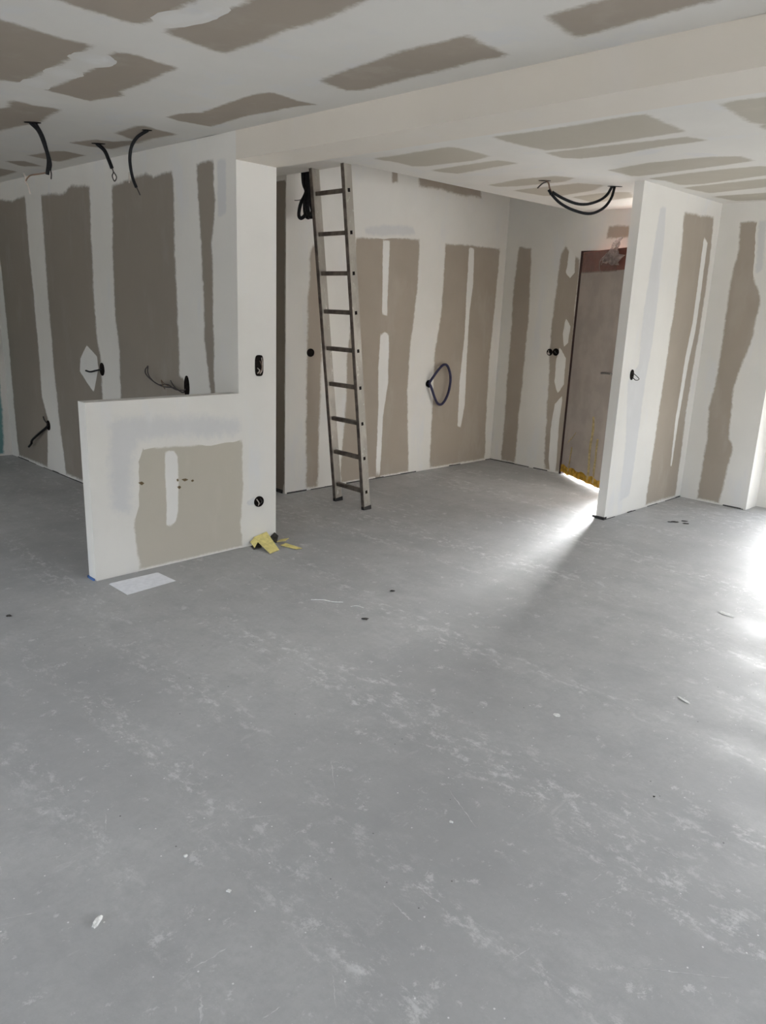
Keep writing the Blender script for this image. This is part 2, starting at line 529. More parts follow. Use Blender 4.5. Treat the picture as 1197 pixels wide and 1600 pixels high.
# ------------------------------------------------------------------ bare board and compound patches
PATCHES = [
 ('CF', 'bare', 0.03, [(-3.12,1.111),(-3.152,1.207),(-3.162,1.311),(-3.172,1.422),(-3.148,1.556),(-3.318,1.562),(-3.505,1.577),(-3.689,1.586),(-3.948,1.589),(-3.994,1.507),(-3.951,1.383)]),
 ('CF', 'bare', 0.025, [(-3.148,1.641),(-3.118,1.721),(-3.13,1.813),(-3.135,1.914),(-3.272,1.924),(-3.474,1.944),(-3.697,1.95),(-3.758,1.988),(-4.008,1.939),(-3.993,1.835),(-3.983,1.706),(-3.712,1.71),(-3.422,1.692)]),
 ('CF', 'bare', 0.03, [(-2.756,1.104),(-2.799,1.263),(-2.806,1.376),(-2.801,1.454),(-2.804,1.552),(-2.709,1.562),(-2.563,1.564),(-2.454,1.558),(-2.295,1.527),(-2.332,1.269)]),
 ('CF', 'bare', 0.03, [(-2.788,1.645),(-2.8,1.773),(-2.82,1.886),(-2.802,1.927),(-2.527,1.927),(-2.434,1.914),(-2.17,1.924),(-1.98,1.907),(-1.782,1.884),(-2.045,1.607),(-2.322,1.667),(-2.434,1.664),(-2.571,1.661),(-2.68,1.646)]),
 ('CF', 'bare', 0.02, [(-3.972,2.354),(-3.854,2.353),(-3.728,2.408),(-3.499,2.383),(-3.216,2.359),(-3.116,2.377),(-3.1,2.401),(-3.118,2.55),(-3.091,2.668),(-3.167,2.63),(-3.31,2.604),(-3.714,2.598),(-3.965,2.622),(-3.998,2.439)]),
 ('CF', 'bare', 0.03, [(-2.784,2.394),(-2.58,2.364),(-2.24,2.328),(-1.915,2.341),(-1.93,2.428),(-1.933,2.612),(-2.048,2.584),(-2.259,2.599),(-2.537,2.608),(-2.726,2.617),(-2.798,2.566)]),
 ('CF', 'bare', 0.03, [(-1.609,2.357),(-1.503,2.363),(-1.397,2.361),(-1.245,2.324),(-0.843,2.316),(-0.914,2.556),(-1.153,2.564),(-1.268,2.565),(-1.495,2.583),(-1.637,2.592),(-1.628,2.496)]),
 ('CF', 'bare', 0.03, [(-4.711,1.664),(-4.571,1.712),(-4.505,1.727),(-4.381,1.691),(-4.327,1.699),(-4.356,1.8),(-4.312,1.924),(-4.505,1.955),(-4.694,1.983),(-5.044,1.935),(-5.406,1.896)]),
 ('CF', 'bare', 0.03, [(-5.159,2.334),(-4.896,2.396),(-4.867,2.486),(-4.71,2.546),(-4.609,2.377),(-4.325,2.361),(-4.271,2.379),(-4.298,2.454),(-4.312,2.62),(-4.551,2.596),(-4.784,2.607),(-5.109,2.607),(-5.159,2.456)]),
 ('CF', 'bare', 0.03, [(-5.88,2.372),(-5.578,2.394),(-5.475,2.447),(-5.496,2.613),(-5.95,2.606),(-5.917,2.513)]),
 ('CF', 'bare', 0.03, [(-6.285,2.359),(-6.147,2.444),(-6.254,2.628),(-6.412,2.532)]),
 ('CF', 'bare', 0.03, [(-6.664,2.317),(-6.68,2.463),(-6.697,2.616),(-7.144,2.629),(-7.469,2.586)]),
 ('CF', 'mud', 0.03, [(-3.356,1.574),(-3.305,1.572),(-3.255,1.599),(-3.243,1.647),(-3.287,1.686),(-3.363,1.692),(-3.413,1.677),(-3.395,1.637),(-3.383,1.605)]),
 ('CF', 'mud', 0.03, [(-3.667,1.602),(-3.604,1.592),(-3.549,1.61),(-3.546,1.656),(-3.599,1.686),(-3.673,1.678),(-3.706,1.643)]),
 ('CF', 'mud', 0.03, [(-3.968,1.6),(-3.881,1.6),(-3.813,1.625),(-3.863,1.663),(-3.953,1.688),(-3.976,1.658)]),
 ('CF', 'mud', 0.03, [(-2.679,1.563),(-2.629,1.556),(-2.575,1.583),(-2.537,1.635),(-2.456,1.633),(-2.396,1.63),(-2.416,1.656),(-2.554,1.666),(-2.644,1.65),(-2.709,1.625),(-2.71,1.593)]),
 ('CB', 'pale', 0.03, [(-3.951,3.66),(-3.646,3.667),(-3.289,3.657),(-3.25,3.728),(-3.252,4.027),(-3.438,4.077),(-3.841,4.054),(-3.916,4.006),(-3.901,3.824)]),
 ('CB', 'pale', 0.03, [(-3.916,4.177),(-3.675,4.162),(-3.294,4.147),(-3.246,4.307),(-3.454,4.333),(-3.841,4.389),(-3.896,4.279)]),
 ('CB', 'pale', 0.03, [(-3.969,4.882),(-3.607,4.801),(-3.49,4.81),(-3.305,4.833),(-3.246,4.962),(-3.4,5.059),(-3.798,5.055),(-3.944,5.004)]),
 ('CB', 'pale', 0.03, [(-3.963,5.195),(-3.34,5.161),(-3.216,5.337),(-3.407,5.505),(-3.792,5.626),(-3.909,5.559),(-3.944,5.34)]),
 ('CB', 'pale', 0.03, [(-3.755,5.728),(-3.464,5.658),(-3.347,5.651),(-3.223,5.723),(-3.329,5.971),(-3.761,6.108)]),
 ('CB', 'pale', 0.03, [(-2.928,3.597),(-2.79,3.618),(-2.462,3.634),(-2.088,3.629),(-2.015,3.637),(-2.017,3.79),(-2.029,4.083),(-2.285,4.087),(-2.694,4.108),(-2.877,4.071),(-2.911,3.811)]),
 ('CB', 'pale', 0.03, [(-2.919,4.133),(-2.583,4.152),(-2.06,4.188),(-2.01,4.336),(-2.295,4.35),(-2.588,4.402),(-2.837,4.401),(-2.92,4.321)]),
 ('CB', 'pale', 0.03, [(-2.905,4.825),(-2.554,4.735),(-2.168,4.764),(-2.037,4.84),(-2.027,5.009),(-2.37,5.076),(-2.835,5.128),(-2.881,5.099)]),
 ('CB', 'pale', 0.03, [(-2.846,5.242),(-2.416,5.181),(-2.056,5.187),(-1.947,5.333),(-2.021,5.554),(-2.145,5.532),(-2.621,5.648),(-2.761,5.613),(-2.779,5.392)]),
 ('CB', 'pale', 0.03, [(-2.81,5.718),(-2.188,5.65),(-2.053,5.647),(-2.162,5.974),(-2.313,5.998),(-2.756,6.07)]),
 ('CB', 'pale', 0.03, [(-2.805,6.231),(-2.4,6.241),(-2.256,6.254),(-2.359,6.562),(-2.524,6.586),(-2.742,6.545)]),
 ('CB', 'pale', 0.03, [(-1.676,3.673),(-1.592,3.649),(-1.476,3.672),(-1.36,3.656),(-1.551,4.239),(-1.652,4.16),(-1.697,4.069),(-1.681,3.852)]),
 ('CB', 'pale', 0.03, [(-1.697,4.15),(-1.526,4.162),(-1.595,4.374),(-1.692,4.271)]),
 ('WL', 'dark_board', 0.025, [(-7.767,2.373),(-7.537,2.359),(-7.247,2.33),(-6.974,2.359),(-6.972,1.781),(-6.941,1.184),(-6.934,1.006),(-6.944,0.666),(-6.856,0.469),(-6.902,0.299),(-6.943,0.001),(-7.618,0.017),(-7.637,0.218),(-7.632,0.592),(-7.629,1.147),(-7.652,1.77),(-7.714,2.272)]),
 ('WL', 'dark_board', 0.03, [(-6.65,2.337),(-6.216,2.322),(-6.096,2.36),(-5.774,2.345),(-5.798,1.943),(-5.812,1.514),(-5.795,1.235),(-5.751,1.072),(-5.769,0.756),(-5.806,0.011),(-6.557,0.022),(-6.588,0.31),(-6.616,0.533),(-6.648,1.027),(-6.65,1.589)]),
 ('WL', 'dark_board', 0.025, [(-5.428,2.319),(-5.194,2.331),(-4.947,2.359),(-4.85,2.331),(-4.609,2.349),(-4.613,2.052),(-4.608,1.615),(-4.601,1.063),(-4.499,1.021),(-4.527,0.941),(-4.458,0.059),(-5.48,0.013),(-5.457,0.82),(-5.44,1.161),(-5.48,1.434),(-5.463,1.93)]),
 ('WL', 'dark_board', 0.02, [(-4.335,2.362),(-4.147,2.366),(-4.143,2.099),(-4.184,1.899),(-4.175,1.761),(-4.188,1.406),(-4.188,0.985),(-4.105,0.072),(-4.181,0.063),(-4.232,0.988),(-4.285,1.326),(-4.288,1.619),(-4.313,2.038)]),
 ('WL', 'grey', 0.02, [(-4.114,2.363),(-4.028,2.355),(-4.017,2.056),(-4.118,2.036)]),
 ('WL', 'mud', 0.008, [(-5.98,1.175),(-5.812,1.102),(-5.802,1.014),(-5.906,0.812),(-6.0,0.87),(-6.138,0.961),(-6.111,1.066)]),
 ('HW', 'pale', 0.015, [(2.026,0.744),(2.204,0.722),(2.416,0.712),(2.546,0.719),(2.777,0.717),(2.779,0.404),(2.756,0.146),(2.784,0.014),(2.534,0.013),(2.394,0.008),(2.213,0.006),(2.033,0.01),(2.025,0.267),(2.021,0.571)]),
 ('HW', 'mud', 0.01, [(2.236,0.696),(2.261,0.701),(2.295,0.694),(2.315,0.657),(2.317,0.497),(2.307,0.32),(2.287,0.263),(2.252,0.238),(2.227,0.254),(2.232,0.372),(2.231,0.567)]),
 ('HW', 'mud', 0.006, [(2.218,0.03),(2.245,0.057),(2.293,0.067),(2.306,0.048),(2.27,0.027),(2.23,0.019)]),
 ('HW', 'grey', 0.008, [(2.803,0.307),(2.864,0.328),(2.884,0.32),(2.879,0.282),(2.823,0.274)]),
 ('HW', 'grey', 0.06, [(1.911,0.912),(2.172,0.903),(2.509,0.879),(2.769,0.848),(2.768,0.763),(2.551,0.75),(2.29,0.789),(2.066,0.773),(2.022,0.668),(1.999,0.371),(1.895,0.389),(1.89,0.683)]),
 ('HW', 'stain', 0.004, [(2.059,0.536),(2.079,0.541),(2.098,0.527),(2.078,0.519)]),
 ('HW', 'stain', 0.004, [(2.336,0.518),(2.366,0.52),(2.383,0.51),(2.357,0.504)]),
 ('HW', 'stain', 0.004, [(2.401,0.502),(2.414,0.506),(2.423,0.497),(2.409,0.493)]),
 ('HW', 'stain', 0.004, [(2.308,0.475),(2.321,0.481),(2.334,0.471),(2.321,0.461)]),
 ('HW', 'stain', 0.004, [(2.305,0.522),(2.314,0.525),(2.318,0.513),(2.309,0.51)]),
 ('WM', 'bare', 0.025, [(3.992,1.937),(4.036,2.077),(4.098,1.945),(4.137,1.142),(4.122,0.529),(4.112,0.014),(3.983,0.008),(3.98,0.644),(3.979,1.145),(3.978,1.59)]),
 ('WM', 'bare', 0.02, [(4.483,2.116),(4.787,2.147),(5.263,2.172),(5.261,1.737),(5.203,1.233),(5.19,0.787),(5.267,0.045),(4.842,0.033),(4.379,0.031),(4.398,0.392),(4.422,0.789),(4.425,1.122),(4.45,1.447),(4.469,1.712)]),
 ('WM', 'mud', 0.012, [(4.796,2.132),(4.886,2.129),(4.88,1.894),(4.887,1.488),(4.822,1.498),(4.812,1.836)]),
 ('WM', 'mud', 0.012, [(4.807,1.33),(4.862,1.353),(4.916,1.331),(4.928,0.911),(4.88,0.583),(4.874,0.054),(4.816,0.061),(4.816,0.693),(4.799,1.025)]),
 ('WM', 'bare', 0.02, [(5.615,2.163),(6.028,2.179),(6.456,2.183),(6.431,1.594),(6.403,0.985),(6.426,0.477),(6.459,0.02),(5.951,0.026),(5.566,0.023),(5.562,0.536),(5.551,1.119),(5.613,1.571)]),
 ('WM', 'mud', 0.012, [(5.962,2.162),(6.041,2.156),(6.058,1.815),(6.029,1.537),(6.039,1.112),(6.055,0.622),(6.017,0.392),(5.959,0.409),(5.948,0.875),(5.979,1.35),(5.965,1.81)]),
 ('WM', 'bare', 0.02, [(4.869,2.828),(4.934,2.828),(4.947,2.616),(4.886,2.598)]),
 ('WM', 'bare', 0.03, [(5.205,2.828),(5.588,2.837),(6.033,2.828),(6.096,2.625),(5.792,2.611),(5.519,2.627),(5.221,2.615)]),
 ('WM', 'grey', 0.03, [(4.574,2.205),(4.805,2.248),(5.164,2.267),(5.209,2.212),(4.81,2.16),(4.598,2.156)]),
 ('WD', 'bare', 0.02, [(-4.859,2.211),(-4.705,2.183),(-4.662,1.607),(-4.67,1.129),(-4.681,0.51),(-4.675,0.01),(-4.867,0.013),(-4.863,0.61),(-4.867,1.115),(-4.881,1.839)]),
 ('WD', 'bare', 0.02, [(-4.35,2.139),(-4.307,2.208),(-4.249,2.137),(-4.143,2.071),(-4.124,1.331),(-4.101,0.218),(-4.134,0.011),(-4.311,0.033),(-4.34,0.671),(-4.38,1.385),(-4.361,1.843)]),
 ('WD', 'mud', 0.015, [(-4.256,2.195),(-4.196,2.107),(-4.186,1.961),(-4.222,1.914),(-4.264,1.961)]),
 ('WD', 'mud', 0.015, [(-4.218,1.514),(-4.175,1.455),(-4.178,1.303),(-4.211,1.27),(-4.232,1.392)]),
 ('WD', 'mud', 0.015, [(-4.258,1.237),(-4.189,1.148),(-4.182,0.899),(-4.232,0.818),(-4.274,0.922),(-4.281,1.11)]),
 ('WD', 'mud', 0.012, [(-4.247,0.688),(-4.181,0.772),(-4.189,0.515),(-4.181,0.255),(-4.176,0.077),(-4.203,0.045),(-4.234,0.046),(-4.258,0.123),(-4.264,0.44)]),
 ('WD', 'bare', 0.025, [(-3.863,2.361),(-3.652,2.352),(-3.651,2.249),(-3.875,2.251)]),
 ('PT', 'grey', 0.02, [(5.587,2.358),(5.676,2.368),(5.702,2.158),(5.728,1.722),(5.735,1.359),(5.69,1.082),(5.695,0.6),(5.674,0.144),(5.523,0.123),(5.501,0.618),(5.418,1.092),(5.557,1.214),(5.525,1.627),(5.564,1.977)]),
 ('PT', 'bare', 0.025, [(5.982,2.358),(6.502,2.377),(6.553,2.044),(6.557,1.696),(6.537,1.256),(6.517,0.741),(6.545,0.049),(5.983,0.049),(6.002,0.674),(6.012,1.169),(6.024,1.55),(6.021,2.044)]),
 ('PT', 'mud', 0.012, [(6.381,2.218),(6.457,2.175),(6.469,1.75),(6.469,1.457),(6.42,1.196),(6.385,0.728),(6.381,0.304),(6.355,0.307),(6.329,0.754),(6.351,1.258),(6.395,1.556),(6.387,1.92)]),
 ('WR', 'bare', 0.02, [(-2.722,2.351),(-2.572,2.344),(-2.558,2.161),(-2.541,1.903),(-2.46,1.744),(-2.479,1.458),(-2.542,1.166),(-2.562,1.025),(-2.538,0.6),(-2.492,0.518),(-2.515,0.277),(-2.535,0.049),(-2.388,0.028),(-2.384,0.006),(-2.736,0.025),(-2.715,0.557),(-2.745,0.826),(-2.72,1.064),(-2.72,1.361),(-2.722,1.702),(-2.719,1.954),(-2.693,2.115)]),
 ('WR', 'grey', 0.02, [(-2.574,2.351),(-2.519,2.349),(-2.484,1.983),(-2.536,1.933),(-2.553,2.161)]),
 ('WE', 'teal', 0.02, [(2.51,2.249),(2.673,2.267),(2.696,0.454),(2.683,0.036),(2.406,0.027)]),
]


PLANE = {'CF': (2, 2.5, -1, FRONT), 'CB': (2, 2.5, -1, BACK), 'WL': (1, YB, -1, FRONT), 'HW': (0, XJ, 1, FRONT), 'WM': (0, XM, 1, BACK),
         'WD': (1, YD, -1, BACK), 'PT': (0, XP, 1, BACK), 'WR': (1, YR, -1, BACK), 'WE': (0, XL, 1, FRONT), 'ST': (1, YS, -1, BACK)}
LIFT = {'bare': (.0002, .0006), 'dark_board': (.0002, .0006), 'pale': (.0002, .0006), 'teal': (.0002, .0006), 'grey': (.0009, .0011), 'mud': (.0013, .0017), 'stain': (.0019, .0021)}
PNAME = {'dark_board': 'bare_and_dark_board', 'bare': 'bare_and_dark_board', 'pale': 'bare_and_dark_board', 'grey': 'thin_skim_patch', 'mud': 'joint_compound', 'stain': 'knock_mark', 'teal': 'moisture_board'}


def edge_dist(p, poly):
    best = 9.0
    for i in range(len(poly)):
        a, b = poly[i - 1], poly[i]
        e = b - a
        k = max(0.0, min(1.0, (p - a).dot(e) / max(1e-12, e.length_squared)))
        best = min(best, (a + e * k - p).length_squared)
    return math.sqrt(best)


def inside(p, poly):
    c = False
    for i in range(len(poly)):
        a, b = poly[i - 1], poly[i]
        if (a.y > p.y) != (b.y > p.y) and p.x < (b.x - a.x) * (p.y - a.y) / (b.y - a.y) + a.x:
            c = not c
    return c


def patch(pl, kind, feather, pts, idx):
    feather *= 1.9 if PLANE[pl][0] == 2 else 1.35 if kind in ('mud', 'stain') else 1.7
    rnd = random.Random(idx * 7 + 3)
    P = [Vector(p) for p in pts]
    if sum(P[i].x * P[(i + 1) % len(P)].y - P[(i + 1) % len(P)].x * P[i].y for i in range(len(P))) < 0:
        P.reverse()
    per = sum((P[i] - P[i - 1]).length for i in range(len(P)))
    step = max(.004, min(.03, per / 40))
    Q = []
    for i in range(len(P)):
        a, b = P[i], P[(i + 1) % len(P)]
        n = max(1, int((b - a).length / step))
        Q += [a.lerp(b, k / n) for k in range(n)]
    # a hand-drawn knife edge is never quite straight
    n = len(Q)
    amp = min(.010, feather * .35)
    w1 = [rnd.uniform(-1, 1) for _ in range(n)]
    w2 = list(w1)
    for _ in range(10):
        w2 = [(w2[i - 1] + w2[i] + w2[(i + 1) % n]) / 3 for i in range(n)]
    w1 = [a * .3 + b * 1.3 for a, b in zip(w1, w2)]
    N = []
    for i in range(n):
        t = Q[(i + 1) % n] - Q[i - 1]
        t = t.normalized() if t.length > 1e-9 else Vector((1, 0))
        N.append(Vector((-t.y, t.x)))          # inward for counter-clockwise
    Q = [Q[i] + N[i] * (w1[i] * amp) for i in range(n)]
    outer = [Q[i] - N[i] * feather * .5 for i in range(n)]
    if PLANE[pl][0] != 2:                       # boards reach down to the screed
        outer = [Vector((p.x, .002 if p.y < .075 else p.y)) for p in outer]
    pts2 = list(outer)
    for k in (.34, .67, 1.0):                   # rings where the layer thickens
        for i in range(0, n, 1 if k == 1.0 else 2):
            q = outer[i] + N[i] * feather * k
            if inside(q, outer) and edge_dist(q, outer) > feather * k * .8:
                pts2.append(q)
    cv, _, cf, _, _, _ = delaunay_2d_cdt(pts2, [(i, (i + 1) % n) for i in range(n)], [], 1, 1e-5)
    ax, val, sg, frame = PLANE[pl]
    bm = bmesh.new()
    fv = []
    for p in cv:
        f = min(1.0, edge_dist(p, outer) / feather)
        fv.append(f)
        h = val + sg * (LIFT[kind][0] + (LIFT[kind][1] - LIFT[kind][0]) * f + idx * 2e-6)
        bm.verts.new((h, p.x, p.y) if ax == 0 else (p.x, h, p.y) if ax == 1 else (p.x, p.y, h))
    bm.verts.ensure_lookup_table()
    for f in cf:
        try:
            bm.faces.new([bm.verts[i] for i in f])
        except ValueError:
            pass
    bm.normal_update()
    want = Vector([sg if i == ax else 0 for i in range(3)])
    bmesh.ops.reverse_faces(bm, faces=[f for f in bm.faces if f.normal.dot(want) < 0])
    me = mesh(bm, PNAME[kind])
    at = me.attributes.new('feather', 'FLOAT', 'POINT')
    at.data.foreach_set('value', fv)
    board = 'pale' if pl == 'HW' else 'dark_board' if pl == 'WL' else 'bare'
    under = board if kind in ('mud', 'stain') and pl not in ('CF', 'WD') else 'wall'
    link(PNAME[kind], me, patch_mat(kind, under), S[pl])


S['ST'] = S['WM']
PATCHES.append(('ST', 'dark_board', .01, [(-5.88, .035), (-5.022, .035), (-5.022, 2.47), (-5.88, 2.47)]))  # darker tone over the stair wall's whole near end
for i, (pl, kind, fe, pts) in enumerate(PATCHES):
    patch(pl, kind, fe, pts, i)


# ragged dark slips painting the shade in the gap below the boards
def base_gap_shade(pl, a, b, seed):
    rnd = random.Random(seed)
    ax, val, sg, frame = PLANE[pl]
    bm = bmesh.new()
    t = a
    while t < b:
        L = rnd.uniform(.03, .22)
        hgt = rnd.uniform(.004, .011)
        e = min(t + L, b)
        if rnd.random() < .72:
            lo, hi = val + sg * .001, val + sg * .004
            if ax == 0:
                add_box(bm, (lo, t, .0), (hi, e, hgt))
            else:
                add_box(bm, (t, lo, .0), (e, hi, hgt))
        t = e
    o = link('base_gap_shade', mesh(bm), 'gap_and_scrap', S[pl])
    o['kind'] = 'stuff'


base_gap_shade('WL', -7.7, -5.4, 1)
base_gap_shade('WM', YS + .02, YD, 2)
base_gap_shade('WD', XM, DX0 - .02, 3)
base_gap_shade('PT', YP + .03, YR, 4)
base_gap_shade('WR', XP, XC - .02, 5)
boxes('end_profile', [((XP - TP - .004, YP - .012, 0), (XP + .004, YP + .03, .022))], 'rubber', S['PT'])
tag(boxes('rubber_tab', [((XP - TP - .03, YP - .004, .004), (XP - TP - .004, YP + .006, .02))], 'rubber', S['PT']))
boxes('base_strip', [((XM - .85, YS - .006, 0), (XM - .03, YS, .03))], 'gap_and_scrap', S['WM'])

# ------------------------------------------------------------------ front door, ajar
door = empty('door_1', (DX0 + .02, YD, 0), BACK)
tag(door, 'oxblood front door standing ajar under a grey protective sheet', kind='structure')
boxes('door_frame', [((-.022, -.003, 0), (.004, .06, DZ - .012)), ((-.022, -.003, DZ - .012), (.94, .06, DZ)), ((.91, .0, 0), (.945, .06, DZ - .03))], 'frame_dark', door)
rot = Matrix.Rotation(R_(-29.1), 4, 'Z')
leaf = boxes('door_leaf', [((0, 0, .024), (.9, .045, 2.138))], 'red', door, bev=.003)
leaf.matrix_local = rot
cov = boxes('cover_sheet', [((.012, -.007, .04), (.745, -.001, 1.955)), ((.75, -.006, .04), (.895, -.001, 1.93))], 'cover', leaf)
# lever handle
hb = bmesh.new()
add_box(hb, (.80, -.02, 1.03), (.835, -.006, 1.13), .004)
add_tube(hb, [Vector((.815, -.02, 1.075)), Vector((.815, -.055, 1.075))], .009, 10)
add_tube(hb, spline([(.815, -.055, 1.075), (.74, -.058, 1.075), (.69, -.056, 1.072), (.65, -.054, 1.068)]), .010, 10)
link('handle', mesh(hb, 'handle', True), 'steel', leaf)


def strip(name, pts, w, mat, parent, y=-.010, rnd_=0):
    """a length of tape stuck on the leaf, edges slightly crooked"""
    rnd = random.Random(rnd_)
    bm = bmesh.new()
    prev = None
    for i, (x, z, dx, dz) in enumerate(pts):
        a = bm.verts.new((x - dx * w / 2 + rnd.uniform(-.004, .004), y - rnd.uniform(0, .004), z - dz * w / 2))
        b = bm.verts.new((x + dx * w / 2 + rnd.uniform(-.004, .004), y - rnd.uniform(0, .004), z + dz * w / 2))
        if prev:
            bm.faces.new((prev[0], a, b, prev[1]))
        prev = (a, b)
    o = link(name, mesh(bm, name), mat, parent)
    s = o.modifiers.new('thick', 'SOLIDIFY')
    s.thickness = .0012
    return o


strip('tape_strip', [(.01 + k * .05, .064 + .012 * math.sin(k * 1.7), 0, 1) for k in range(18)], .075, 'tape', leaf, rnd_=1)
strip('tape_strip', [(.535 + .01 * math.sin(k), .06 + k * .06, 1, 0) for k in range(11)], .035, 'tape_thin', leaf, rnd_=2)
strip('tape_strip', [(.64 + .006 * math.sin(k * 2), .05 + k * .06, 1, 0) for k in range(8)], .03, 'tape_thin', leaf, rnd_=3)
strip('tape_strip', [(.16 + k * .006, .06 + k * .05, 1, 0) for k in range(6)], .022, 'tape_thin', leaf, rnd_=4)
strip('tape_strip', [(.10 + k * .035, .34 + k * .03, .5, .8) for k in range(5)], .03, 'tape_thin', leaf, rnd_=5)


def sheet(name, us, vs, fn, mat, parent=None, frame=FRONT, thick=0):
    bm = bmesh.new()
    g = [[bm.verts.new(fn(u / us, v / vs)) for v in range(vs + 1)] for u in range(us + 1)]
    for u in range(us):
        for v in range(vs):
            bm.faces.new((g[u][v], g[u + 1][v], g[u + 1][v + 1], g[u][v + 1]))
    o = link(name, mesh(bm, name, True), mat, parent, frame)
    if thick:
        s = o.modifiers.new('thick', 'SOLIDIFY')
        s.thickness = thick
        s.offset = 0
    return o


rf = random.Random(11)
CR = [[rf.uniform(-1, 1) for _ in range(20)] for _ in range(20)]
# taut veil over the bare top of the door, and the gathered corner hanging off it
sheet('plastic_veil', 14, 6, lambda u, v: (.02 + u * .62, -.012 - .006 * abs(CR[int(u * 14)][int(v * 6)]) - .012 * u * (1 - v), 2.125 - v * .18), 'film_thin', leaf, thick=.0006)
film = empty('plastic_film', (DX0 + .02, YD, 2.0), BACK, rot)
tag(film, 'crumpled clear plastic film hanging from the top corner of the red door', 'plastic film')


def crumple(u, v):
    # gathered at a knot, fanning out towards the free edge of the door
    x = .40 + u * (.36 + .05 * CR[3][int(v * 9)])
    spread = .02 + u * .17
    z = .045 + .05 * u + (v - .45) * spread * 1.25 + .012 * CR[int(u * 9)][int(v * 9)]
    y = -.03 - .045 * u * abs(math.sin(v * 9 + u * 3)) - .012 * CR[int(v * 9)][int(u * 9)]
    return (x, y, z)


sheet('film_gather', 9, 9, crumple, 'film', film, thick=.0008)
tube('film_fold', [(.56, -.02, .11), (.48, -.045, .075), (.38, -.03, .05), (.36, -.02, -.02), (.39, -.014, -.06)], .004, 'film', film)
tube('film_fold', [(.54, -.02, .118), (.45, -.04, .04), (.40, -.03, .01)], .004, 'film', film)


# ------------------------------------------------------------------ ladder in the stairwell
LX0, LX1, LY = -4.600, -4.228, 3.985
lean = math.atan(.1205)
lad = empty('ladder', ((LX0 + LX1) / 2, LY, 0), BACK, Matrix.Rotation(lean, 4, 'X'))
tag(lad, 'worn aluminium ladder leaning up through the stairwell opening', 'ladder')
LW = LX1 - LX0
LT = 3.35
for s in (-1, 1):
    x = s * (LW / 2 - .0125)
    r_ = boxes('rail', [((x - .0125, -.036, .018), (x + .0125, .036, LT))], 'alu', lad, bev=.002)
    boxes('rail_lip', [((x - .016, -.037, .018), (x + .016, -.0335, LT))], 'rung', r_)
    f = bmesh.new()
    add_box(f, (x - .016, -.041, -.006), (x + .016, .043, .03), .004)
    ft = link('foot', mesh(f), 'rubber', lad)
RUNG = [.148 + .2755 * k for k in range(12)]
RZ = [z for z in RUNG if z < LT - .05]
rung_me = None
for z in RZ:
    if rung_me is None:
        b = bmesh.new()
        add_box(b, (-LW / 2 + .012, -.015, -.015), (LW / 2 - .012, .015, .015), .003)
        rung_me = mesh(b, 'rung')
        rung_me.materials.append(M['rung'])
        b = bmesh.new()
        add_box(b, (-.0012, -.0105, -.0125), (.0012, .0105, .0125))
        sock_me = mesh(b, 'rung_end')
        sock_me.materials.append(M['hole'])
    o = bpy.data.objects.new('rung', rung_me)
    C.objects.link(o)
    o.parent = lad
    o.location = (0, 0, z)
    for s in (-1, 1):
        e = bpy.data.objects.new('rung_end', sock_me)
        C.objects.link(e)
        e.parent = o
        e.location = (s * (LW / 2 + .0008), 0, 0)

# ------------------------------------------------------------------ cables
def cable(name, label, cat, base, parts, frame=FRONT, group=None):
    e = empty(name, base, frame)
    tag(e, label, cat, group)
    for pn, pts, r, mat in parts:
        q = [tuple(Vector(p) - Vector(base)) for p in pts]
        tube(pn, q, r, mat, e)
    return e


def hole_slot(w, d):
    return w, d


def ceiling_cut(e, x, y, a, b, ang, base):
    """near-black disc painting the dark of the slot where the conduit comes through"""
    bm = bmesh.new()
    n = 16
    v = []
    for k in range(n):
        t = 2 * math.pi * k / n
        px, py = a * math.cos(t), b * math.sin(t)
        v.append((x + px * math.cos(ang) - py * math.sin(ang) - base[0], y + px * math.sin(ang) + py * math.cos(ang) - base[1]))
    lo = [bm.verts.new((p[0], p[1], 2.4975 - base[2])) for p in v]
    hi = [bm.verts.new((p[0], p[1], 2.4998 - base[2])) for p in v]
    bm.faces.new(lo)
    for k in range(n):
        bm.faces.new((lo[k], lo[(k + 1) % n], hi[(k + 1) % n], hi[k]))
    bmesh.ops.recalc_face_normals(bm, faces=bm.faces)
    link('ceiling_cutout', mesh(bm), 'hole', e)


VA = R_(43.75)
b_ = (-4.764, 1.954, 2.5)
e = cable('ceiling_cable', 'pair of black conduits hanging from the ceiling, brown and white wires at the end', 'cable', b_, [
    ('conduit', [(-4.772, 1.947, 2.499), (-4.74, 1.977, 2.455), (-4.718, 1.998, 2.379), (-4.706, 2.009, 2.305), (-4.716, 2.0, 2.226)], .0105, 'black'),
    ('conduit', [(-4.752, 1.965, 2.499), (-4.726, 1.991, 2.432), (-4.711, 2.004, 2.355), (-4.701, 2.014, 2.291), (-4.706, 2.009, 2.25)], .0105, 'black'),
    ('wire', [(-4.721, 1.996, 2.236), (-4.753, 1.964, 2.227), (-4.786, 1.933, 2.219), (-4.8, 1.919, 2.204), (-4.809, 1.911, 2.186)], .0042, 'wire_brown'),
    ('wire', [(-4.815, 1.905, 2.231), (-4.808, 1.912, 2.204), (-4.812, 1.908, 2.183)], .005, 'wire_pale'),
    ('wire', [(-4.812, 1.908, 2.186), (-4.803, 1.917, 2.168), (-4.798, 1.921, 2.149), (-4.795, 1.925, 2.118)], .0045, 'wire_pale'),
    ('wire', [(-4.708, 2.008, 2.28), (-4.699, 2.016, 2.237), (-4.701, 2.014, 2.202)], .004, 'wire_dark')])
ceiling_cut(e, -4.762, 1.956, .05, .022, VA, b_)
b_ = (-5.008, 2.462, 2.5)
